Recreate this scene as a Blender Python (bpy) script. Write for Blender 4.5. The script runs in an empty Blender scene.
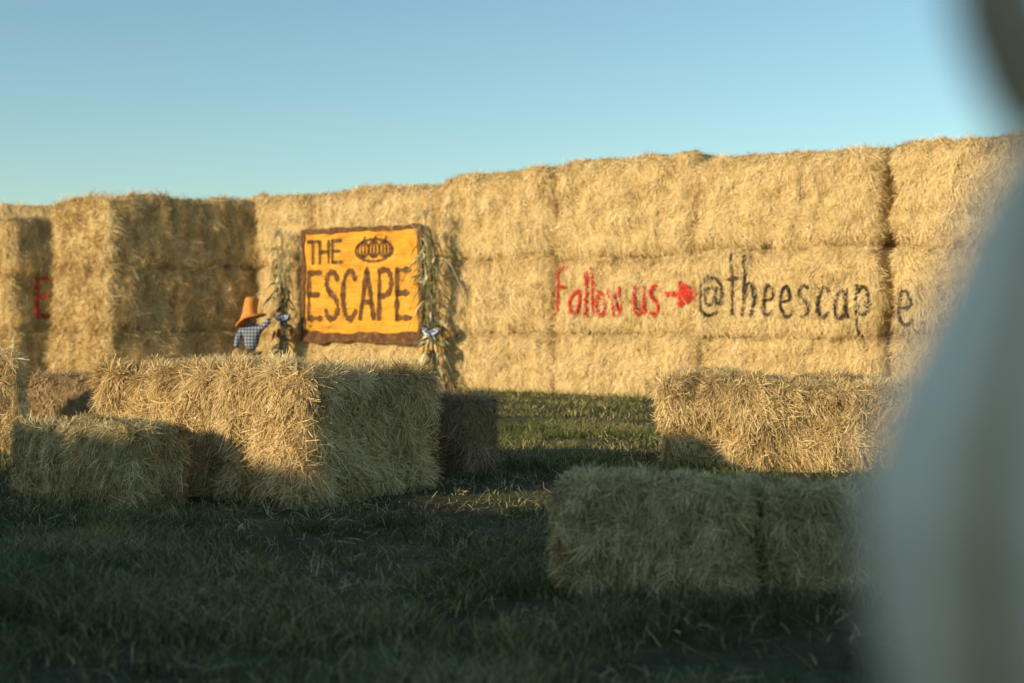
import bpy, math, numpy as np
from mathutils import Vector, Matrix
from mathutils.bvhtree import BVHTree
rng=np.random.default_rng(7)
S=bpy.context.scene
# ------------------------------------------------------------ helpers
def vnoise(p,seed=0):
    p=np.asarray(p,dtype=np.float64); i=np.floor(p).astype(np.int64); f=p-i; f=f*f*(3-2*f)
    def h(x,y,z):
        n=(x*73856093)^(y*19349663)^(z*83492791)^(seed*2654435761)
        n=(n^(n>>13))*1274126177; n=n^(n>>16)
        return (n&0xffff)/65535.0
    r=0
    for a in (0,1):
        for b in (0,1):
            for c in (0,1):
                w=(f[...,0] if a else 1-f[...,0])*(f[...,1] if b else 1-f[...,1])*(f[...,2] if c else 1-f[...,2])
                r=r+w*h(i[...,0]+a,i[...,1]+b,i[...,2]+c)
    return r*2-1
def fbm(p,seed=0,o=3):
    r=0;a=1.0
    for k in range(o):
        r=r+a*vnoise(p*(2**k)+k*17.3,seed+k); a*=.5
    return r
def make_mesh(name,V,F,tint=None,mats=(),midx=None,smooth=False):
    me=bpy.data.meshes.new(name)
    V=np.asarray(V,dtype=np.float32); F=np.asarray(F,dtype=np.int32); k=F.shape[1]
    me.vertices.add(len(V)); me.vertices.foreach_set('co',V.ravel())
    me.loops.add(F.size); me.loops.foreach_set('vertex_index',F.ravel())
    me.polygons.add(len(F)); me.polygons.foreach_set('loop_start',np.arange(0,F.size,k,dtype=np.int32))
    me.polygons.foreach_set('loop_total',np.full(len(F),k,dtype=np.int32))
    if midx is not None: me.polygons.foreach_set('material_index',np.asarray(midx,dtype=np.int32))
    sm=np.full(len(F),smooth,dtype=bool) if np.isscalar(smooth) else smooth
    me.polygons.foreach_set('use_smooth',sm)
    if tint is not None:
        at=me.attributes.new('tint','FLOAT','POINT'); at.data.foreach_set('value',np.asarray(tint,dtype=np.float32))
    for m in mats: me.materials.append(m)
    me.update(calc_edges=True); me.validate()
    return me
def add_obj(name,me,parent=None,loc=None):
    o=bpy.data.objects.new(name,me); S.collection.objects.link(o)
    if parent is not None: o.parent=parent
    if loc is not None: o.location=loc
    return o
def empty(name,loc=(0,0,0)):
    o=bpy.data.objects.new(name,None); S.collection.objects.link(o); o.location=loc; o.empty_display_size=.2
    return o
def nrm(a): return a/np.maximum(np.linalg.norm(a,axis=-1,keepdims=True),1e-9)
# ------------------------------------------------------------ materials
def newmat(name):
    m=bpy.data.materials.new(name); m.use_nodes=True; nt=m.node_tree
    for n in list(nt.nodes): nt.nodes.remove(n)
    out=nt.nodes.new('ShaderNodeOutputMaterial'); b=nt.nodes.new('ShaderNodeBsdfPrincipled')
    nt.links.new(b.outputs[0],out.inputs[0]); b.inputs['Roughness'].default_value=.8
    b.inputs['Specular IOR Level'].default_value=.25
    return m,nt,b
def ramp(nt,stops):
    r=nt.nodes.new('ShaderNodeValToRGB'); e=r.color_ramp.elements
    while len(e)<len(stops): e.new(.5)
    for k,(p,c) in enumerate(stops): e[k].position=p; e[k].color=(*c,1)
    return r
def noise(nt,scale,vec=None,detail=4,rough=.6,mapping=None,src='Object'):
    n=nt.nodes.new('ShaderNodeTexNoise'); n.inputs['Scale'].default_value=scale
    n.inputs['Detail'].default_value=detail; n.inputs['Roughness'].default_value=rough
    tc=nt.nodes.new('ShaderNodeTexCoord'); v=tc.outputs[src]
    if mapping:
        mp=nt.nodes.new('ShaderNodeMapping'); mp.inputs['Scale'].default_value=mapping[0]
        if len(mapping)>1: mp.inputs['Rotation'].default_value=mapping[1]
        nt.links.new(v,mp.inputs[0]); v=mp.outputs[0]
    nt.links.new(v,n.inputs['Vector'])
    return n
def math_(nt,op,a,b):
    m=nt.nodes.new('ShaderNodeMath'); m.operation=op
    for k,x in enumerate((a,b)):
        if hasattr(x,'is_output'): nt.links.new(x,m.inputs[k])
        else: m.inputs[k].default_value=x
    return m.outputs[0]
def bump(nt,b,h,st,dist):
    bp=nt.nodes.new('ShaderNodeBump'); bp.inputs['Strength'].default_value=st; bp.inputs['Distance'].default_value=dist
    nt.links.new(h,bp.inputs['Height']); nt.links.new(bp.outputs[0],b.inputs['Normal'])
def straw_body(name,stops):
    m,nt,b=newmat(name)
    n1=noise(nt,1.0,mapping=((75,75,7),),detail=5,rough=.65)
    n2=noise(nt,1.0,mapping=((22,22,60),(.5,.3,.2)),detail=4)
    n3=noise(nt,2.2,detail=3)
    s=math_(nt,'ADD',math_(nt,'MULTIPLY',n1.outputs[0],.5),math_(nt,'MULTIPLY',n2.outputs[0],.25))
    s=math_(nt,'ADD',s,math_(nt,'MULTIPLY',n3.outputs[0],.25))
    r=ramp(nt,stops); nt.links.new(s,r.inputs[0]); nt.links.new(r.outputs[0],b.inputs['Base Color'])
    bump(nt,b,s,1.0,.035); return m
def tint_mat(name,stops,rough=.7,spec=.3):
    m,nt,b=newmat(name)
    at=nt.nodes.new('ShaderNodeAttribute'); at.attribute_name='tint'
    r=ramp(nt,stops); nt.links.new(at.outputs['Fac'],r.inputs[0]); nt.links.new(r.outputs[0],b.inputs['Base Color'])
    b.inputs['Roughness'].default_value=rough; b.inputs['Specular IOR Level'].default_value=spec
    return m
M_body=straw_body('straw_packed',[(.34,(.20,.12,.045)),(.44,(.48,.33,.135)),(.56,(.72,.53,.25)),(.70,(.86,.68,.37))])
M_straw=tint_mat('straw_loose',[(0,(.27,.16,.06)),(.3,(.61,.44,.20)),(.7,(.86,.66,.34)),(1,(.95,.80,.49))])
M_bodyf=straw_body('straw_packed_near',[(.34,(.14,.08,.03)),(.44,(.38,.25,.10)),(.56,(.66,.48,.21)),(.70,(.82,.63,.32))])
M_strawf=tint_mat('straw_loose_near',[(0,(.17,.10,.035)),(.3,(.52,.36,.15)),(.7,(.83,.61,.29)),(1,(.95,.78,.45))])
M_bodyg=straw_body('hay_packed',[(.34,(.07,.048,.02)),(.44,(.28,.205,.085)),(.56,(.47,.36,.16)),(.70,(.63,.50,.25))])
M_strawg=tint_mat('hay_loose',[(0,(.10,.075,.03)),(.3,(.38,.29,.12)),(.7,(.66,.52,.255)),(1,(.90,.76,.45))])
M_bodyd=straw_body('shade_tone_packed',[(.30,(.06,.04,.02)),(.44,(.20,.13,.06)),(.56,(.33,.22,.11)),(.70,(.46,.32,.17))])  # darker copy of the packed straw: shade put into the colour
M_strawd=tint_mat('shade_tone_loose',[(0,(.09,.06,.03)),(.3,(.24,.155,.07)),(.7,(.42,.29,.145)),(1,(.62,.46,.26))])  # loose stalks to match, darkened in colour for shade
# ------------------------------------------------------------ straws
def straws(P,N,length,width,lift,vert=.5,seed=0,droop=0.,clump=3.5,tc=.32):
    n=len(P); r=np.random.default_rng(seed)
    T=r.normal(size=(n,3)); T-= (T*N).sum(1)[:,None]*N; T=nrm(T)
    # coherent tufts: direction and colour follow a noise field so the face reads as torn flakes
    D=np.stack([1.15*vnoise(P*clump,seed+1),1.15*vnoise(P*clump,seed+2),-.9+.8*vnoise(P*clump*.8,seed+3)],-1)+r.normal(size=(n,3))*.35
    D-=(D*N).sum(1)[:,None]*N; D=nrm(D)
    pick=(r.random(n)<vert)
    T=np.where(pick[:,None],D,T)
    tuft=np.clip(1.3*vnoise(P*clump*1.7,seed+4)+.4*vnoise(P*clump*.5,seed+6),-1,1)
    L=length*(.4+r.random(n)**2*1.6); lf=lift*(r.random(n)**2.5)*2.2*(1+.6*tuft)
    W=nrm(np.cross(T,N)+r.normal(size=(n,3))*.35)*(width*(.6+.8*r.random(n)))[:,None]*.5
    B=nrm(np.cross(T,N))*(r.normal(size=n)*.10*L)[:,None]
    pts=[]
    for k,s in enumerate((0,.5,1.)):
        c=P+T*(L*(s-.3))[:,None]+N*(-.014+.012*tuft+lf*(s**1.3)+.014*(s>0))[:,None]+B*(s*s)
        c[:,2]-=droop*L*s*s
        w=W*(1,.95,.6)[k]
        pts+= [c-w,c+w]
    V=np.stack(pts,1).reshape(-1,3); b=np.arange(n)[:,None]*6
    F=np.concatenate([b+np.array([[0,1,3,2]]),b+np.array([[2,3,5,4]])],0)
    t=np.repeat(np.clip(r.normal(.48,.22,n)+tc*tuft,0,1),6)
    return V,F,t
BVH_V=[];BVH_F=[]
def bale(name,corner,ex,ey,L,D,H,parent=None,res=.06,rad=.07,amp=.035,dens=1500,sl=.2,sw=.008,lift=.03,vert=.55,mats=None,seed=0,collect=False,faces='xXyZ',droop=.0,flake=.02,tb=0,clump=3.5,rim=.12,tc=.32):
    """one pressed bale: rounded, flaked, lumpy body with loose stalks growing out of it"""
    mats=mats or (M_body,M_straw)
    ex=np.array([*ex,0.]);ey=np.array([*ey,0.]);ez=np.array([0,0,1.])
    h=np.array([L/2,D/2,H/2]); C=np.array(corner,float)+ex*h[0]+ey*h[1]+ez*h[2]
    Vs=[];Fs=[];off=0
    def grid(ax,sg):
        a,b=[k for k in range(3) if k!=ax]
        na=max(4,int(2*h[a]/res));nb=max(4,int(2*h[b]/res))
        A,B=np.meshgrid(np.linspace(-h[a],h[a],na+1),np.linspace(-h[b],h[b],nb+1),indexing='ij')
        p=np.zeros((na+1,nb+1,3)); p[...,a]=A;p[...,b]=B;p[...,ax]=sg*h[ax]
        hr=h-rad; q=np.clip(p,-hr,hr); d=nrm(p-q); p=q+d*rad
        s3=p+seed*13.7
        disp=amp*fbm(s3*np.array([1.6,1.6,2.2]),seed)+flake*vnoise(s3*np.array([9,9,1.8]),seed+5)+flake*.7*vnoise(s3*15,seed+9)
        disp=disp+ .02*np.cos(p[...,2]/h[2]*math.pi*.5)*(ax!=2)
        p=p+d*disp[...,None]
        w=C+p[...,0:1]*ex+p[...,1:2]*ey+p[...,2:3]*ez
        n=nrm(d[...,0:1]*ex+d[...,1:2]*ey+d[...,2:3]*ez)
        return w,n,na,nb
    SP=[];SN=[]
    lab={(0,-1):'x',(0,1):'X',(1,-1):'y',(1,1):'Y',(2,1):'Z',(2,-1):'z'}
    for (ax,sg),lb in lab.items():
        w,n,na,nb=grid(ax,sg)
        Vs.append(w.reshape(-1,3)); idx=np.arange((na+1)*(nb+1)).reshape(na+1,nb+1)+off
        q=np.stack([idx[:-1,:-1],idx[1:,:-1],idx[1:,1:],idx[:-1,1:]],-1).reshape(-1,4)
        flip=(sg>0)==(ax==1)
        if flip: q=q[:,::-1]
        Fs.append(q); off+=(na+1)*(nb+1)
        if lb in faces and dens>0:
            a,b=[k for k in range(3) if k!=ax]; area=4*h[a]*h[b]
            m=int(area*dens*(1+tb*(lb=='Z'))); r=np.random.default_rng(seed*31+ax*7+sg+3)
            fa=r.random(m)*na*.9999; fb=r.random(m)*nb*.9999
            k=r.random(m)<rim; fb[k]=np.where(r.random(k.sum())<.7,nb*(1-.06*r.random(k.sum())),nb*.06*r.random(k.sum()))*.9999
            ia=fa.astype(int);ib=fb.astype(int);ua=(fa-ia)[:,None];ub=(fb-ib)[:,None]
            f=lambda g:(g[ia,ib]*(1-ua)*(1-ub)+g[ia+1,ib]*ua*(1-ub)+g[ia,ib+1]*(1-ua)*ub+g[ia+1,ib+1]*ua*ub)
            SP.append(f(w));SN.append(nrm(f(n)))
    V=np.concatenate(Vs);F=np.concatenate(Fs)
    if collect:
        BVH_F.extend((F+sum(len(x) for x in BVH_V)).tolist()); BVH_V.append(V.copy())
    t=np.zeros(len(V));mi=np.zeros(len(F),int);sm=np.ones(len(F),bool)
    if SP:
        sv,sf,st=straws(np.concatenate(SP),np.concatenate(SN),sl,sw,lift,vert,seed+100,droop,clump,tc)
        mi=np.concatenate([mi,np.ones(len(sf),int)]);sm=np.concatenate([sm,np.zeros(len(sf),bool)])
        F=np.concatenate([F,sf+len(V)]);V=np.concatenate([V,sv]);t=np.concatenate([t,st])
    me=make_mesh(name,V-C,F,t,mats,mi,sm)
    return add_obj(name,me,parent,tuple(C))
# ------------------------------------------------------------ world & sun
SUN=np.array([-.85,-.53]);SUN/=np.linalg.norm(SUN);EL=math.radians(14)
w=bpy.data.worlds.new('World');S.world=w;w.use_nodes=True;nt=w.node_tree
bg=nt.nodes['Background'];sky=nt.nodes.new('ShaderNodeTexSky');sky.sky_type='NISHITA';sky.sun_disc=False
sky.sun_elevation=EL;sky.sun_rotation=math.atan2(SUN[0],SUN[1])%(2*math.pi);sky.air_density=1.0;sky.dust_density=.5;sky.ozone_density=1.0
mx=nt.nodes.new('ShaderNodeMix');mx.data_type='RGBA';mx.blend_type='MULTIPLY';mx.inputs[0].default_value=1
mx.inputs[7].default_value=(.92,1.13,1.14,1)   # clear cyan evening air
nt.links.new(sky.outputs[0],mx.inputs[6]);nt.links.new(mx.outputs[2],bg.inputs[0]);bg.inputs[1].default_value=.142
ld=bpy.data.lights.new('sun','SUN');ld.energy=5;ld.angle=math.radians(.6);ld.color=(1,.80,.50)
lo=bpy.data.objects.new('sun',ld);S.collection.objects.link(lo)
sd=Vector((SUN[0]*math.cos(EL),SUN[1]*math.cos(EL),math.sin(EL)));lo.rotation_euler=sd.to_track_quat('Z','Y').to_euler()
lo.location=(-20,-12,15)
# ------------------------------------------------------------ camera
cd=bpy.data.cameras.new('camera');co=bpy.data.objects.new('camera',cd);S.collection.objects.link(co);S.camera=co
cd.lens=50;cd.sensor_width=36;cd.clip_start=.05;cd.clip_end=3000
co.location=(0,0,1.2);co.rotation_euler=(math.radians(90-.42),0,0)
cd.dof.use_dof=True;cd.dof.focus_distance=11;cd.dof.aperture_fstop=1.8
S.view_settings.view_transform='Standard';S.view_settings.look='None';S.view_settings.exposure=0
# ------------------------------------------------------------ ground
def gh(x,y):
    p=np.stack([x,y,np.zeros_like(x)],-1)
    return (.035*fbm(p*.45,3,3)+.012*vnoise(p*3.,8))*np.exp(-(np.hypot(x,y-12)/60)**2)
k=np.linspace(-1,1,261); cx=np.sinh(k*5.2)/np.sinh(5.2)*900; X,Y=np.meshgrid(cx,cx+14,indexing='ij')
V=np.stack([X,Y,gh(X,Y)],-1).reshape(-1,3);idx=np.arange(261*261).reshape(261,261)
F=np.stack([idx[:-1,:-1],idx[1:,:-1],idx[1:,1:],idx[:-1,1:]],-1).reshape(-1,4)
M_g,nt,b=newmat('pasture_soil')
n1=noise(nt,.9,detail=6);n2=noise(nt,14,detail=6,rough=.7)
s=math_(nt,'ADD',math_(nt,'MULTIPLY',n1.outputs[0],.5),math_(nt,'MULTIPLY',n2.outputs[0],.5))
r=ramp(nt,[(.36,(.035,.030,.015)),(.5,(.065,.062,.026)),(.58,(.11,.10,.045)),(.70,(.24,.195,.10))]);nt.links.new(s,r.inputs[0]);nt.links.new(r.outputs[0],b.inputs['Base Color'])
bump(nt,b,n2.outputs[0],.8,.04);b.inputs['Roughness'].default_value=.95
add_obj('ground',make_mesh('ground',V,F,None,(M_g,),None,True))
def scatter(n,y0,y1,seed):
    r=np.random.default_rng(seed); y=np.sqrt(r.random(n)*(y1*y1-y0*y0)+y0*y0); x=(r.random(n)*2-1)*(y*.40+.8); return x,y,r
def bare(x,y):
    return np.exp(-((x+.75)**2/.30+(y-7.0)**2/.7))+.7*np.exp(-((x-1.0)**2/1.2+(y-5.65)**2/.2))+.6*np.exp(-((x+1.8)**2/3+(y-9.6)**2/.4))+.4*np.exp(-((x+.6)**2/4+(y-4.9)**2/.1))
def blades(n,y0,y1,hh,ww,seed):
    x,y,r=scatter(n,y0,y1,seed)
    p=np.stack([x,y,x*0],-1); d=fbm(p*1.3,21,3)+.7*vnoise(p*5,22); keep=r.random(n)<np.clip(.45+.8*d-.5*bare(x,y),.06,1)
    x,y,d=x[keep],y[keep],d[keep];n=len(x)
    H=hh*(.4+r.random(n)*.9)*(1+.55*np.clip(d,-.9,1)); a=r.random(n)*6.283; W=np.stack([np.cos(a),np.sin(a),a*0],-1)*(ww*(.6+.7*r.random(n)))[:,None]*.5
    le=r.normal(size=(n,2))*.6; base=np.stack([x,y,gh(x,y)-.005],-1)
    mid=base+np.stack([le[:,0]*H*.35,le[:,1]*H*.35,H*.6],-1); tip=base+np.stack([le[:,0]*H*1.1,le[:,1]*H*1.1,H*.95],-1)
    V=np.stack([base-W,base+W,mid+W*.8,mid-W*.8,tip+W*.15,tip-W*.15],1).reshape(-1,3);b=np.arange(n)[:,None]*6
    F=np.concatenate([b+np.array([[0,1,2,3]]),b+np.array([[3,2,4,5]])],0)
    pt=vnoise(p[keep]*.9,41)
    t=np.clip(r.normal(.42,.18,n)+.14*d+.2*pt,0,.8); dry=r.random(n)<np.clip(.15+.18*pt,.03,1); t[dry]=.82+.18*r.random(dry.sum())
    return V,F,np.repeat(t,6)
parts=[blades(200000,3.2,9,.07,.005,1),blades(140000,9,18,.07,.009,2),blades(90000,18,36,.07,.015,3)]
off=0;FV=[];FF=[];FT=[]
for V,F,t in parts: FV.append(V);FF.append(F+off);FT.append(t);off+=len(V)
M_gr=tint_mat('grass_blades',[(0,(.032,.044,.016)),(.4,(.088,.112,.032)),(.75,(.20,.20,.06)),(1,(.52,.42,.20))],.6,.2)
add_obj('grass',make_mesh('grass',np.concatenate(FV),np.concatenate(FF),np.concatenate(FT),(M_gr,)))
n=100000;x,y,r=scatter(n,3.5,26,9);p=np.stack([x,y,x*0],-1);d=fbm(p*.8,31,3)
keep=r.random(n)<np.clip(.09+.35*d+bare(x,y)*.9,.025,1);x,y=x[keep],y[keep]
P=np.stack([x,y,gh(x,y)+.015+.03*r.random(len(x))],-1);N=nrm(np.stack([r.normal(size=len(x))*.25,r.normal(size=len(x))*.25,np.ones(len(x))],-1))
V,F,t=straws(P,N,.07,.0038,.02,0,77)
add_obj('straw_litter',make_mesh('straw_litter',V,F,t*.9,(M_strawg,)))
# ------------------------------------------------------------ main wall
DIR=np.array([.8,-.6]);NR=np.array([-.6,-.8]);P0=np.array([-5.8,32.])
def W2(u,d=0): return P0+DIR*u+NR*d
wall=empty('hay_bale_wall',(*W2(8),0))
def wb(u0,u1,z0,z1,d=0,**k):
    c=W2(u0,d); o=bale('wall_bale',(c[0],c[1],z0),DIR,-NR,u1-u0,k.pop('D',1.3),z1-z0,**k)
    o.parent=wall;o.matrix_parent_inverse=Matrix.Translation(-wall.location);return o
cols=[(-.8,1.75,4.2),(1.75,5.3,4.20),(5.3,8.2,4.30),(8.2,11.3,4.34),(11.3,14.76,4.20),(14.94,17.6,4.23),(17.6,20.5,4.2)]
sd_=1
for i,(a,b_,t) in enumerate(cols):
    zz=[-.03,1.15+rng.normal()*.02,2.6+rng.normal()*.03,t]
    for j in range(3):
        sd_+=1
        wb(a,b_,zz[j],zz[j+1]+.01,d=rng.normal()*.05,res=.06,rad=.16 if j<2 else .26,amp=.09,flake=.035,dens=2300,sl=.15,sw=.007,lift=.035,vert=.65,clump=3.2,tc=.24,seed=sd_,collect=True,rim=.05)
for i,u in enumerate(np.arange(-.5,20,3.3)):
    for j in range(3): sd_+=1; wb(u,u+3.29,j*1.36,j*1.36+1.35,d=-1.32,res=.2,dens=0,seed=sd_)
# ------------------------------------------------------------ projecting bays on the far side
def stack(name,c,ex,ey,L,D,zs,**k):
    e=empty(name,(c[0],c[1],0))
    global sd_
    for j in range(len(zs)-1):
        sd_+=1;o=bale('stacked_bale',(c[0],c[1],zs[j]),ex,ey,L,D,zs[j+1]-zs[j]+.01,seed=sd_,**k)
        o.parent=e;o.matrix_parent_inverse=Matrix.Translation(-e.location)
    return e
sx=np.array([.885,.466])
sk=dict(res=.06,rad=.13,amp=.07,dens=1900,sl=.2,sw=.008,lift=.06,collect=True,flake=.085,clump=2.8,rim=.05,tc=.25)
stack('shade_bale_stack',np.array([-10.26,31.73]),DIR,sx,2.05,3.3,[-.03,1.2,2.62,4.05],**sk)
c2=np.array([-11.46,32.6])
stack('shade_bale_stack',c2-DIR*2.4,DIR,sx,2.4,2.2,[-.03,1.2,2.5,3.78],**dict(sk,flake=.05,lift=.04))
for i in range(3):
    stack('shade_bale_stack',np.array([-17.5+i*2.6,39.+.1*i]),np.array([1,0.]),np.array([0,1.]),2.6,1.3,[-.03,1.2,2.4,3.6,4.72-.08*i],res=.1,rad=.14,dens=700,sl=.22,sw=.011,lift=.04)
# ------------------------------------------------------------ unseen bales added off frame to shade the foreground
A_=-SUN;B_=np.array([-A_[1],A_[0]])
def ab(a,b): return A_*a+B_*b
row=[(-7.5,2.5,[0,1.2,2.4,3.6]),(-4.9,2.5,[0,1.2,2.4,3.7]),(-2.3,2.5,[0,1.2,2.4,3.6]),(.3,2.5,[0,1.2,2.4,3.55]),(2.9,2.5,[0,1.2,2.4,3.5]),(5.5,2.5,[0,1.2,2.3,3.35]),(8.1,1.9,[0,1.3,2.68]),(10.1,2.2,[0,1.25,2.6])]
for bb,L,zs in row:
    c=ab(-6.0,bb); stack('shade_bale_stack',c-A_*1.2,B_,A_,L,1.2,zs,res=.12,rad=.1,dens=350,sl=.25,sw=.012,lift=.06,faces='xXyYZ')
# ------------------------------------------------------------ foreground bales
big=(-1.43,9.8)
def fb(name,corner,ex,ey,L,D,H,**k):
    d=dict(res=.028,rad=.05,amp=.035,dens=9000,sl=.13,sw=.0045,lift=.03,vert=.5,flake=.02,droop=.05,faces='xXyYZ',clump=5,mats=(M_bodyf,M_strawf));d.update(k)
    return bale(name,(corner[0],corner[1],-.03),ex,ey,L,D,H+.03,**d)
cl=np.array(big)-DIR*2.30
fb('hay_bale',cl,DIR,-NR,2.30,1.38,.89,seed=201,dens=15000,sl=.13,sw=.0048,lift=.034,rad=.07,amp=.045,tb=.3,flake=.034,clump=5.5)
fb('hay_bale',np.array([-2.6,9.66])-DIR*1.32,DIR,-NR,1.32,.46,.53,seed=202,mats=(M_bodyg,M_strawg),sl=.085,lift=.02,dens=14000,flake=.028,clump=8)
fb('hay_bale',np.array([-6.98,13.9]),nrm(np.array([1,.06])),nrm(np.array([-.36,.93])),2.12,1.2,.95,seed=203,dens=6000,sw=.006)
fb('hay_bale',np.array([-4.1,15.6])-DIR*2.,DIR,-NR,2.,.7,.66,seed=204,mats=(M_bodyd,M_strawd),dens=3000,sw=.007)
fb('hay_bale',np.array([-.37,11.52])-DIR*.9,DIR,-NR,.9,.42,.66,seed=205,mats=(M_bodyd,M_strawd),dens=7000,lift=.02)
e1=nrm(np.array([.86,-.5]));p1=nrm(np.array([.5,.86]))
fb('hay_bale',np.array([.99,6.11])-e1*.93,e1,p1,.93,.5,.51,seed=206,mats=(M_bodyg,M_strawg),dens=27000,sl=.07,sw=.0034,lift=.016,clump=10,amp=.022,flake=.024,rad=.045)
e2=nrm(np.array([.97,.10]));p2=np.array([-e2[1],e2[0]])
fb('hay_bale',np.array([1.10,6.18]),e2,p2,1.0,.5,.49,seed=207,mats=(M_bodyg,M_strawg),dens=27000,sl=.07,sw=.0034,lift=.016,clump=10,amp=.022,flake=.024,rad=.045)
e3=nrm(np.array([.98,-.2]));p3=np.array([-e3[1],e3[0]])
fb('hay_bale',np.array([1.31,12.35]),e3,p3,2.3,1.2,.75,seed=208,dens=10000,sl=.12,sw=.0052,rad=.13,amp=.07,tb=.4,flake=.03)
# ------------------------------------------------------------ stroke lettering
def arc(cx,cy,rx,ry,a0,a1,n=14): 
    t=np.radians(np.linspace(a0,a1,n)); return [(cx+rx*math.cos(q),cy+ry*math.sin(q)) for q in t]
G={
'F':(.80,[[(0,0),(.03,1.75)],[(.0,1.72),(.62,1.8)],[(0,1.0),(.5,1.0)]]),
'o':(.85,[arc(.33,.48,.3,.46,90,450)]),
'l':(.34,[[(.05,0),(.08,1.75)]]),
'w':(1.0,[[(0,1),(.2,.03)],[(.2,.03),(.42,.8)],[(.42,.8),(.62,.02)],[(.62,.02),(.85,1.02)]]),
'u':(.85,[[(0,1),(.03,.25),(.22,.0),(.42,.15),(.52,.5),(.52,1)],[(.52,.5),(.58,0)]]),
's':(.78,[[(.5,.9),(.3,1.02),(.08,.85),(.12,.62),(.4,.45),(.5,.2),(.3,0),(0,.1)]]),
'@':(1.35,[arc(.6,.75,.28,.36,0,360),[(.88,1.1),(.88,.55),(1.02,.38),(1.15,.6)],arc(.62,.72,.56,.78,-5,310,26)]),
't':(.74,[[(.28,0),(.25,1.95)],[(-.02,1.12),(.6,1.18)]]),
'h':(.86,[[(.05,0),(.08,1.9)],[(.07,.6),(.25,.98),(.48,.95),(.58,.6),(.6,0)]]),
'e':(.86,[[(.05,.5),(.58,.56),(.55,.85),(.32,1.02),(.08,.8),(.03,.4),(.2,.05),(.45,.0),(.65,.15)]]),
'c':(.80,[[(.55,.85),(.32,1.0),(.08,.8),(.03,.4),(.2,.03),(.42,.0),(.6,.15)]]),
'a':(.92,[arc(.3,.45,.27,.45,60,420),[(.58,.95),(.6,.2),(.7,0)]]),
'p':(.8,[[(.05,1.0),(.08,-.65)],arc(.33,.5,.26,.44,150,-170)]),
'.':(.3,[[(.1,.0),(.14,.04)]]),
'E':(.85,[[(0,0),(.02,1)],[(0,1),(.6,1.0)],[(0,.52),(.5,.52)],[(0,0),(.64,.0)]]),
'T':(.85,[[(.35,0),(.35,1)],[(0,1),(.72,1)]]),
'H':(.88,[[(0,0),(0,1)],[(.62,0),(.62,1)],[(0,.5),(.62,.52)]]),
'S':(.8,[[(.58,.85),(.4,1.0),(.12,.95),(.04,.72),(.25,.54),(.5,.42),(.6,.2),(.4,.0),(.12,.02),(0,.16)]]),
'C':(.82,[[(.62,.85),(.4,1.02),(.12,.88),(.02,.5),(.12,.12),(.38,-.02),(.64,.14)]]),
'A':(.88,[[(0,0),(.2,.6),(.33,1.02),(.48,.6),(.66,0)],[(.12,.34),(.55,.34)]]),
'P':(.8,[[(0,0),(.02,1)],[(0,1),(.4,1.0),(.58,.82),(.52,.58),(.3,.48),(0,.46)]]),
}
def text(s,x,z,sx_,sz,slant=0,thin=1.):
    out=[]
    for ch in s:
        w_,st=G[ch]
        for q in st: out.append([(x+a*sx_*thin+slant*b,z+b*sz) for a,b in q])
        x+=w_*sx_
    return out,x
def smooth(q,n=5):
    q=np.array(q,float)
    if len(q)<3: return q
    out=[]
    for i in range(len(q)-1):
        p0=q[max(i-1,0)];p1=q[i];p2=q[i+1];p3=q[min(i+2,len(q)-1)]
        for k in range(n):
            t=k/n; out.append(.5*((2*p1)+(-p0+p2)*t+(2*p0-5*p1+4*p2-p3)*t*t+(-p0+3*p1-3*p2+p3)*t**3))
    out.append(q[-1]);return np.array(out)
bvh=BVHTree.FromPolygons([tuple(v) for v in np.concatenate(BVH_V)],BVH_F)
def paint_on_hay(name,strokes,org,d2,n2,width,mat,seed,dens=14000):
    """painted stalks: the paint sits on the stalk ends of the bale face"""
    r=np.random.default_rng(seed);P=[]
    for q in strokes:
        q=smooth(q); q=q+np.cumsum(r.normal(size=q.shape)*.0015,0)
        for a,b in zip(q[:-1],q[1:]):
            l=np.linalg.norm(b-a)+1e-6;m=max(1,int(dens*l*width)); t=r.random(m)[:,None]
            P.append(a+(b-a)*t+np.clip(r.normal(size=(m,2))*.28,-.5,.5)*width)
    P=np.concatenate(P);pts=[];ns=[]
    for u,z in P:
        o=np.array([*(org+d2*u+n2*1.2),z]); h=bvh.ray_cast(Vector(o),Vector((-n2[0],-n2[1],0)),2.5)
        if h[0] is not None: pts.append(h[0]);ns.append((n2[0],n2[1],0.05))
    pts=np.array(pts);ns=nrm(np.array(ns)); pts=pts+ns*(.012+.04*r.random(len(pts)))[:,None]
    V,F,t=straws(pts,ns,.026,.012,.008,.6,seed)
    add_obj(name,make_mesh(name,V,F,t,(mat,)))
M_red=tint_mat('red_paint',[(0,(.50,.025,.018)),(.5,(.76,.045,.035)),(1,(.84,.12,.08))])
M_blk=tint_mat('dark_paint',[(0,(.035,.022,.02)),(.5,(.075,.048,.036)),(1,(.19,.13,.085))])
st=[]
def put(s,x,z,a,b_,th=.82): 
    global st; o,_=text(s,x,z,a,b_,0,th); st+=o
put('F',8.28,1.56,.44,.48);put('o',8.61,1.50,.38,.48);put('l',8.92,1.50,.4,.48);put('l',9.06,1.50,.4,.50);put('o',9.16,1.50,.34,.46);put('w',9.46,1.48,.33,.50,1.)
put('u',10.02,1.52,.42,.50);put('s',10.33,1.50,.40,.52)
paint_on_hay('painted_follow_us_lettering',st,P0,DIR,NR,.062,M_red,5,12000)
ar=[[(10.66,1.85),(11.14,1.86)],[(10.66,1.87),(11.14,1.88)]]+[[(10.98,1.86+k*.21),(11.32,1.86)] for k in (-1,-.75,-.5,-.25,0,.25,.5,.75,1)]
ar+=[[(10.98,1.66),(10.98,2.06)],[(11.06,1.72),(11.06,2.01)],[(11.14,1.78),(11.14,1.95)]]
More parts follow.
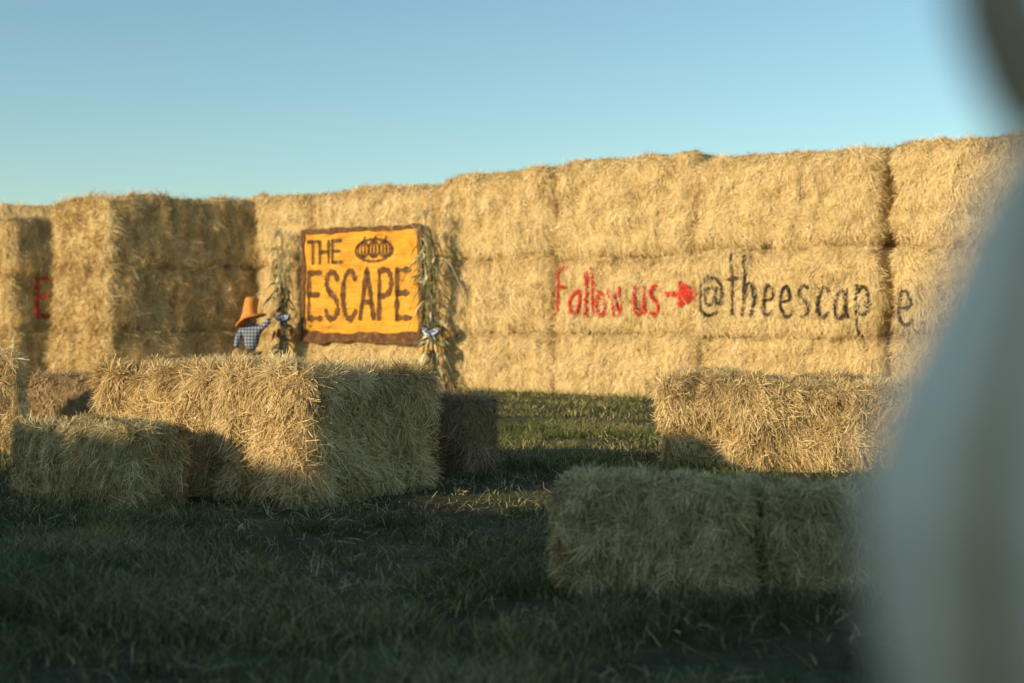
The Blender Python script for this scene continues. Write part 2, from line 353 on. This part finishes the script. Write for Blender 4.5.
paint_on_hay('painted_arrow',ar,P0,DIR,NR,.07,M_red,6)
st=[]
put('@',11.42,1.50,.38,.43,1);put('t',11.97,1.47,.42,.56,.8);put('h',12.27,1.47,.42,.55,.8);put('e',12.62,1.48,.42,.50,.8)
put('e',12.99,1.45,.42,.50,.8);put('s',13.34,1.42,.42,.54,.8);put('c',13.66,1.42,.42,.52,.8);put('a',13.98,1.42,.42,.50,.8);put('p',14.34,1.42,.44,.54,.85);put('e',15.03,1.30,.48,.54,.8);put('.',15.42,1.32,.5,.5,1)
paint_on_hay('painted_handle_lettering',st,P0,DIR,NR,.047,M_blk,7,12500)
sn=np.array([sx[1],-sx[0]])
e_,_=text('E',0,0,.46,.85)
paint_on_hay('painted_letter',[[(x+.55,z+1.55) for x,z in q] for q in e_],c2,sx,sn,.10,M_red,8,26000)
# ------------------------------------------------------------ sign
def ribbon(strokes,width,seed=0,jit=.12):
    r=np.random.default_rng(seed);V=[];F=[]
    for q in strokes:
        q=smooth(q,6)
        if len(q)==2: q=np.linspace(q[0],q[1],8)
        d=np.gradient(q,axis=0);d=nrm(d);n=np.stack([-d[:,1],d[:,0]],-1)
        w=width*.5*(1+jit*r.normal(size=len(q)));w[0]*=.75;w[-1]*=.7
        q[0]-=d[0]*width*.4;q[-1]+=d[-1]*width*.4
        b=len(V)
        for i in range(len(q)): V+= [q[i]-n[i]*w[i],q[i]+n[i]*w[i]]
        for i in range(len(q)-1): F.append((b+2*i,b+2*i+2,b+2*i+3,b+2*i+1))
    return np.array(V),np.array(F)
sign=empty('wooden_sign',(*W2(1.6,.2),0))
def on_sign(name,V2,F,d,mat):
    V=np.array([[*W2(u,d),z] for (u,z) in V2]);me=make_mesh(name,V-np.array(sign.location),F,None,(mat,));return add_obj(name,me,sign)
M_or,nt,b=newmat('orange_board')
n1=noise(nt,1,mapping=((3,3,22),),detail=5);n2=noise(nt,3.,detail=5);n3=noise(nt,26,detail=4)
s=math_(nt,'ADD',math_(nt,'MULTIPLY',n1.outputs[0],.4),math_(nt,'MULTIPLY',n2.outputs[0],.35));s=math_(nt,'ADD',s,math_(nt,'MULTIPLY',n3.outputs[0],.25))
r=ramp(nt,[(.36,(.34,.14,.02)),(.5,(.66,.31,.03)),(.64,(.78,.41,.055))]);nt.links.new(s,r.inputs[0]);nt.links.new(r.outputs[0],b.inputs['Base Color']);bump(nt,b,s,.5,.03)
M_br,nt,b=newmat('brown_paint');n1=noise(nt,9,detail=5)
r=ramp(nt,[(.35,(.07,.03,.012)),(.6,(.16,.075,.028)),(.75,(.38,.2,.065))]);nt.links.new(n1.outputs[0],r.inputs[0]);nt.links.new(r.outputs[0],b.inputs['Base Color'])
def boxmesh(u0,u1,z0,z1,d0,d1,wob=0,seed=0,nseg=16):
    r=np.random.default_rng(seed);V=[];F=[];hor=(u1-u0)>(z1-z0)
    for i in range(nseg+1):
        t=i/nseg;a,b2=r.normal(size=2)*wob
        for (s1,s2) in ((0,0),(1,0),(1,1),(0,1)):
            d=d1 if s2 else d0
            if hor: u=u0+(u1-u0)*t; z=(z1+a) if s1 else (z0+b2)
            else: z=z0+(z1-z0)*t; u=(u1+a) if s1 else (u0+b2)
            V.append([*W2(u,d),z])
    for i in range(nseg):
        for k in range(4): F.append((4*i+k,4*i+(k+1)%4,4*i+4+(k+1)%4,4*i+4+k))
    F.append((0,1,2,3));e=4*nseg;F.append((e+3,e+2,e+1,e));return np.array(V),np.array(F)
def sbox(name,*a,mat=None,**k):
    V,F=boxmesh(*a,**k);add_obj(name,make_mesh(name,V-np.array(sign.location),F,None,(mat,)),sign)
for i in range(4):
    z0=1.14+i*.545; sbox('plank_%d'%i,1.72,5.02,z0,z0+.54,.14,.18,mat=M_or,wob=.0,seed=i)
sbox('frame_top',1.70,5.10,3.29,3.38,.15,.21,mat=M_br,wob=.018,seed=11)
sbox('frame_bottom',1.70,5.10,.95,1.17,.15,.21,mat=M_br,wob=.03,seed=12)
sbox('frame_left',1.69,1.79,.97,3.36,.148,.205,mat=M_br,wob=.018,seed=13)
sbox('frame_right',5.01,5.12,.97,3.36,.148,.205,mat=M_br,wob=.018,seed=14)
t1,_=text('THE',1.88,2.66,.42,.46); V,F=ribbon(t1,.085,1,.2);on_sign('the_lettering',V,F,.186,M_br)
t2,_=text('ESCAPE',1.90,1.47,.61,.98,0,.95); V,F=ribbon(t2,.125,2,.22);on_sign('escape_lettering',V,F,.186,M_br)
pk=[]
for cx in (3.50,3.80,4.10): pk+=[arc(cx,2.90,.15,.16,0,360,20),arc(cx,2.90,.05,.15,0,360,16),[(cx,3.06),(cx+.05,3.16)]]
pk+=[arc(3.80,2.88,.52,.23,0,360,30)]
V,F=ribbon(pk,.055,3,.25);on_sign('pumpkin_drawing',V,F,.186,M_br)
for i,(u,z) in enumerate(((1.8,1.06),(1.8,3.33),(4.85,3.33),(4.85,1.06))):
    sbox('stake_%d'%i,u-.02,u+.02,z-.02,z+.02,-.1,.149,mat=M_br,nseg=2)
# ------------------------------------------------------------ corn stalk bundles
M_corn=tint_mat('dry_corn',[(0,(.10,.08,.035)),(.35,(.27,.235,.11)),(.7,(.50,.43,.23)),(1,(.80,.73,.50))])
M_ear=tint_mat('corn_ear',[(0,(.25,.05,.02)),(.5,(.6,.35,.06)),(1,(.75,.6,.25))])
M_rib,nt,b=newmat('checked_ribbon')
ck=nt.nodes.new('ShaderNodeTexChecker');ck.inputs['Scale'].default_value=22;ck.inputs[1].default_value=(.62,.68,.80,1);ck.inputs[2].default_value=(.04,.07,.2,1)
tc=nt.nodes.new('ShaderNodeTexCoord');nt.links.new(tc.outputs['Object'],ck.inputs[0]);nt.links.new(ck.outputs[0],b.inputs['Base Color'])
def tube(P,R,k=6):
    P=np.array(P,float);V=[];F=[]
    d=nrm(np.gradient(P,axis=0))
    for i in range(len(P)):
        a=np.array([1,0,0]) if abs(d[i][0])<.8 else np.array([0,1,0]);x=nrm(np.cross(d[i],a));y=np.cross(d[i],x)
        for j in range(k): V.append(P[i]+R[i]*(x*math.cos(6.2832*j/k)+y*math.sin(6.2832*j/k)))
    for i in range(len(P)-1):
        for j in range(k): F.append((i*k+j,i*k+(j+1)%k,(i+1)*k+(j+1)%k,(i+1)*k+j))
    return V,F
def bow(loc,parent,sc=1.):
    V=[];F=[]
    def strip(pts,w):
        b=len(V)
        for p in pts: V.append((p[0]*sc,p[1]*sc,(p[2]-w/2)*sc));V.append((p[0]*sc,p[1]*sc,(p[2]+w/2)*sc))
        for i in range(len(pts)-1): F.append((b+2*i,b+2*i+2,b+2*i+3,b+2*i+1))
    for s_ in (-1,1):
        strip([(s_*.18*math.sin(t)*(1),-.05-.09*math.sin(2*t),.06*math.sin(t)) for t in np.linspace(0,math.pi,12)],.09)
        strip([(s_*(.02+.12*t),-.07-.03*math.sin(5*t),-.42*t) for t in np.linspace(0,1,8)],.08)
    strip([(.16*math.cos(t),.16*math.sin(t)+.08,0) for t in np.linspace(0,6.2832,18)],.1)
    add_obj('bow',make_mesh('bow',V,F,None,(M_rib,)),parent,loc)
def corn_bundle(u,d,H,seed,lean=0,ns=14,tie=1.15,ls=1.):
    r=np.random.default_rng(seed);base=W2(u,d);e=empty('corn_stalk_bundle',(base[0],base[1],0))
    V=[];F=[];T=[]
    def add(v,f,t):
        o=len(V);V.extend([tuple(x) for x in v]);F.extend([tuple(o+i for i in q) for q in f]);T.extend([t]*len(v))
    for s_ in range(ns):
        a=r.random()*6.283;rb=.20*r.random()**.5;rt=.22*r.random()**.5+.02;h=H*(.62+.38*r.random()**.8)
        b0=np.array([rb*math.cos(a),rb*math.sin(a)*.7]);tp=np.array([rt*math.cos(a+.4)+lean,rt*math.sin(a+.4)*.5])
        path=[]
        for t in np.linspace(0,1,9):
            z=h*t;f=z/tie if z<tie else (z-tie)/(h-tie)
            xy=b0*(1-f)+b0*.35*f if z<tie else b0*.35*(1-f**1.3)+tp*f**1.3
            path.append((xy[0]+.015*r.normal(),xy[1],z-.02))
        v,f=tube(path,np.linspace(.017,.007,9),5);add(v,f,.3+.4*r.random())
        path=np.array(path)
        for l in range(10):
            t=.10+.88*(l+r.random()*.6)/10;i=min(int(t*8),7);p=path[i]+(path[i+1]-path[i])*(t*8-i)
            az=r.random()*6.283;Ln=(.24+.5*r.random()**2)*ls;w=.018+.022*r.random();up=1.3*r.random()
            dx,dy=math.cos(az),math.sin(az)*.6;pts=[];tw=r.normal()*1.6
            for q in np.linspace(0,1,8):
                c=p+np.array([dx*Ln*q*.62,dy*Ln*q*.62,Ln*(up*q-1.35*q*q*(.5+.6*up))]);ww=w*math.sin(math.pi*(.12+.86*q))**.7
                s2=np.array([-dy*math.cos(tw*q*2)+.0,dx*math.cos(tw*q*2),math.sin(tw*q*2)])
                pts.append((c-s2*ww,c+s2*ww))
            v=[x for y in pts for x in y];f=[(2*k_,2*k_+2,2*k_+3,2*k_+1) for k_ in range(7)]
            add(v,f,float(np.clip(r.normal(.5,.3),0,1)))
        for l in range(6):
            az=r.random()*6.283;p=path[-1];pts=[p,p+np.array([math.cos(az)*.05,math.sin(az)*.05,.12]),p+np.array([math.cos(az)*.12,math.sin(az)*.12,.22])]
            v,f=tube(pts,[.009,.007,.004],3);add(v,f,.6)
    add_obj('stalks',make_mesh('stalks',V,F,T,(M_corn,)),e)
    EV=[];EF=[];ET=[]
    for k_ in range(5):
        x=-.16+.08*k_;z=tie-.14-.05*abs(k_-2);pts=[(x*(1+.3*t),-.2,z-.2*t) for t in np.linspace(0,1,6)]
        v,f=tube(pts,[.015,.032,.036,.034,.026,.008],8);o=len(EV);EV+=v;EF+=[tuple(o+i for i in q) for q in f];ET+=[r.random()]*len(v)
    add_obj('ears',make_mesh('ears',EV,EF,ET,(M_ear,),None,True),e)
    bow((0,-.16,tie+.02),e,1.);return e
corn_bundle(1.36,.40,3.25,3,lean=0,ns=19,tie=1.45,ls=1.)
corn_bundle(5.60,.45,3.50,4,lean=-.12,ns=19,tie=1.15,ls=1.45)
# ------------------------------------------------------------ scarecrow
sc=empty('scarecrow',(-5.58,30.45,0));sc.rotation_euler=(0,0,math.radians(-12));sc.scale=(1.0,1.0,1.0)
M_plaid,nt,b=newmat('plaid_cloth')
tc=nt.nodes.new('ShaderNodeTexCoord');sp=nt.nodes.new('ShaderNodeSeparateXYZ');nt.links.new(tc.outputs['Object'],sp.inputs[0])
def band(o,f): 
    q=math_(nt,'FRACT',math_(nt,'MULTIPLY',o,f),0); return math_(nt,'LESS_THAN',q,.5)
s=math_(nt,'ADD',math_(nt,'MULTIPLY',band(sp.outputs[0],14),.5),math_(nt,'MULTIPLY',band(sp.outputs[2],14),.5))
r=ramp(nt,[(0,(.45,.46,.50)),(.5,(.13,.16,.25)),(1,(.02,.03,.07))]);nt.links.new(s,r.inputs[0]);nt.links.new(r.outputs[0],b.inputs['Base Color'])
M_hat,nt,b=newmat('orange_felt');n1=noise(nt,20);r=ramp(nt,[(.3,(.50,.18,.035)),(.7,(.74,.32,.08))]);nt.links.new(n1.outputs[0],r.inputs[0]);nt.links.new(r.outputs[0],b.inputs['Base Color'])
M_burl,nt,b=newmat('burlap');n1=noise(nt,60);r=ramp(nt,[(.3,(.35,.22,.1)),(.7,(.55,.4,.22))]);nt.links.new(n1.outputs[0],r.inputs[0]);nt.links.new(r.outputs[0],b.inputs['Base Color'])
M_jean,nt,b=newmat('denim');n1=noise(nt,40);r=ramp(nt,[(.3,(.03,.05,.1)),(.7,(.08,.12,.2))]);nt.links.new(n1.outputs[0],r.inputs[0]);nt.links.new(r.outputs[0],b.inputs['Base Color'])
M_wood,nt,b=newmat('stake_wood');n1=noise(nt,30);r=ramp(nt,[(.3,(.14,.09,.05)),(.7,(.28,.19,.11))]);nt.links.new(n1.outputs[0],r.inputs[0]);nt.links.new(r.outputs[0],b.inputs['Base Color'])
def skin(name,verts,edges,rad,mat,parent,root=0,sub=2):
    me=bpy.data.meshes.new(name);me.from_pydata(verts,edges,[]);o=add_obj(name,me,parent)
    m=o.modifiers.new('skin','SKIN')
    for i,rr in enumerate(rad):
        rr=rr if isinstance(rr,tuple) else (rr,rr)
        me.skin_vertices[0].data[i].radius=rr
    me.skin_vertices[0].data[root].use_root=True
    m.use_smooth_shade=True;s2=o.modifiers.new('sub','SUBSURF');s2.levels=sub;s2.render_levels=sub
    me.materials.append(mat);return o
skin('shirt',[(0,0,.78),(0,0,1.02),(0,-.01,1.24),(0,0,1.33),(.2,0,1.27),(.36,-.08,1.34),(.47,-.12,1.46),(-.2,0,1.26),(-.28,-.06,1.04),(-.30,-.12,.84)],
     [(0,1),(1,2),(2,3),(2,4),(4,5),(5,6),(2,7),(7,8),(8,9)],[(.17,.12),(.17,.12),(.18,.12),.07,.085,.07,.062,.085,.072,.065],M_plaid,sc)
skin('trousers',[(0,0,.78),(.1,0,.66),(.12,-.02,.35),(.13,0,.03),(-.1,0,.66),(-.12,-.03,.35),(-.13,0,.03)],[(0,1),(1,2),(2,3),(0,4),(4,5),(5,6)],[.15,.11,.085,.075,.11,.085,.075],M_jean,sc)
skin('head',[(0,0,1.34),(0,-.01,1.44),(0,-.01,1.56)],[(0,1),(1,2)],[.06,.105,.10],M_burl,sc)
def lathe(name,prof,mat,parent,k=28,loc=(0,0,0),wob=None,bend=None):
    V=[];F=[]
    for i,(rr,z) in enumerate(prof):
        for j in range(k):
            a=6.28318*j/k;r2=rr*(1 if wob is None else wob(a,i));p=[r2*math.cos(a),r2*math.sin(a),z]
            if bend: p=bend(p)
            V.append(p)
    for i in range(len(prof)-1):
        for j in range(k): F.append((i*k+j,i*k+(j+1)%k,(i+1)*k+(j+1)%k,(i+1)*k+j))
    return add_obj(name,make_mesh(name,V,F,None,(mat,),None,True),parent,loc)
hat=lathe('hat',[(.33,-.05),(.32,-.02),(.25,.0),(.17,.03),(.16,.1),(.15,.22),(.15,.33),(.135,.39),(.09,.41),(.002,.40)],M_hat,sc,loc=(-.02,-.01,1.52),wob=lambda a,i:1+.07*math.sin(3*a+i),bend=lambda p:[p[0]+.12*max(0,p[2])**1.5*1.2,p[1],p[2]-.22*abs(p[0])*(p[2]<.01)+.45*p[0]*(p[2]<.01)])
def facebit(name,pts,mat):
    V=[(x,-.118+.25*x*x,z) for x,z in pts];F=[tuple(range(len(V)))];me=bpy.data.meshes.new(name);me.from_pydata(V,[],F);me.materials.append(mat);add_obj(name,me,sc)
facebit('eye_left',[(-.06,1.49),(-.03,1.49),(-.045,1.52)],M_blk);facebit('eye_right',[(.03,1.49),(.06,1.49),(.045,1.52)],M_blk);facebit('mouth',[(-.05,1.42),(0,1.405),(.05,1.42),(0,1.415)],M_blk)
V,F=tube([(0,.14,0),(0,.14,.8),(0,.13,1.4)],[.03,.03,.028],6);add_obj('post',make_mesh('post',V,F,None,(M_wood,)),sc)
for nm,px,pz,dx,dz in (('straw_hand_right',.49,1.48,.5,.85),('straw_hand_left',-.30,.83,-.1,-1)):
    n=60;P=np.tile(np.array([px,-.12,pz]),(n,1));V=[];F=[]
    r=np.random.default_rng(5)
    for i in range(n):
        d=nrm(np.array([dx,0,dz])+r.normal(size=3)*.35)*(.1+.1*r.random());w_=np.array([.004,.002,.003]);b0=len(V)
        V+= [P[i]-w_,P[i]+w_,P[i]+d+w_*.5,P[i]+d-w_*.5];F.append((b0,b0+1,b0+2,b0+3))
    add_obj(nm,make_mesh(nm,V,F,r.random(len(V)),(M_straw,)),sc)
# ------------------------------------------------------------ white pumpkin close to the lens, on stacked bales
K=.8
pe=empty('white_pumpkin',(.215,.62*K,1.2-.22*K));pe.scale=(K,K,K)
M_pk,nt,b=newmat('pumpkin_rind');n1=noise(nt,9,detail=5)
at=nt.nodes.new('ShaderNodeAttribute');at.attribute_name='tint'
s=math_(nt,'ADD',math_(nt,'MULTIPLY',n1.outputs[0],.3),math_(nt,'MULTIPLY',at.outputs['Fac'],.7))
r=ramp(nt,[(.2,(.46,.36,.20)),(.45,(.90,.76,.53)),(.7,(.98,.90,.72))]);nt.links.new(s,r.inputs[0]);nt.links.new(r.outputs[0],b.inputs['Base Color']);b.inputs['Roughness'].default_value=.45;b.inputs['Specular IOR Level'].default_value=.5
M_st,nt,b=newmat('pumpkin_stem');n1=noise(nt,1,mapping=((80,80,14),));r=ramp(nt,[(.3,(.32,.22,.13)),(.7,(.66,.52,.36))]);nt.links.new(n1.outputs[0],r.inputs[0]);nt.links.new(r.outputs[0],b.inputs['Base Color'])
pr=[(.02,.012),(.05,.002),(.08,.01),(.100,.04),(.113,.09),(.117,.14),(.108,.18),(.092,.215),(.078,.245),(.066,.275),(.053,.30),(.036,.315),(.012,.31)]
V=[];F=[];T=[];k=168
z_=np.array([q[1] for q in pr]);rr_=np.array([q[0] for q in pr]);qs=np.linspace(0,len(pr)-1,60)
for i,q in enumerate(qs):
    R=np.interp(q,range(len(pr)),rr_);Z=np.interp(q,range(len(pr)),z_)
    for j in range(k):
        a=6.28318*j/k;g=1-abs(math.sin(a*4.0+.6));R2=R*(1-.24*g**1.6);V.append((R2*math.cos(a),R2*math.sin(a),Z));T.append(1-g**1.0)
for i in range(59):
    for j in range(k): F.append((i*k+j,i*k+(j+1)%k,(i+1)*k+(j+1)%k,(i+1)*k+j))
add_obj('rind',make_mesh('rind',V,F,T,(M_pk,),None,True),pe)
V,F=tube([(0,0,.30),(-.026,0,.315),(-.044,0,.335),(-.056,0,.36),(-.061,0,.395),(-.060,0,.43),(-.054,0,.48)],[.038,.030,.024,.021,.018,.016,.018],12)
V=list(V);V.append(np.array((-.054,0,.482)));m=len(V)-13
F=list(F)+[(m+j,m+(j+1)%12,len(V)-1) for j in range(12)]
me=bpy.data.meshes.new('stem');me.from_pydata([tuple(v) for v in V],[],F);me.materials.append(M_st);me.polygons.foreach_set('use_smooth',[True]*len(me.polygons));add_obj('stem',me,pe)
ce=empty('hay_bale_pedestal',(.5,.5,0))
for j in range(2):
    o=bale('pedestal_bale',(.10,.325,[-.02,.50][j]),(1,0),(0,1),.9,.34,[.52,.475][j],res=.04,rad=.04,amp=.006,flake=.004,dens=900,sl=.1,sw=.004,lift=.004,seed=300+j,faces='xXyY',mats=(M_bodyg,M_strawg))
    o.parent=ce;o.matrix_parent_inverse=Matrix.Translation(-ce.location)
print('objs',len(S.objects))
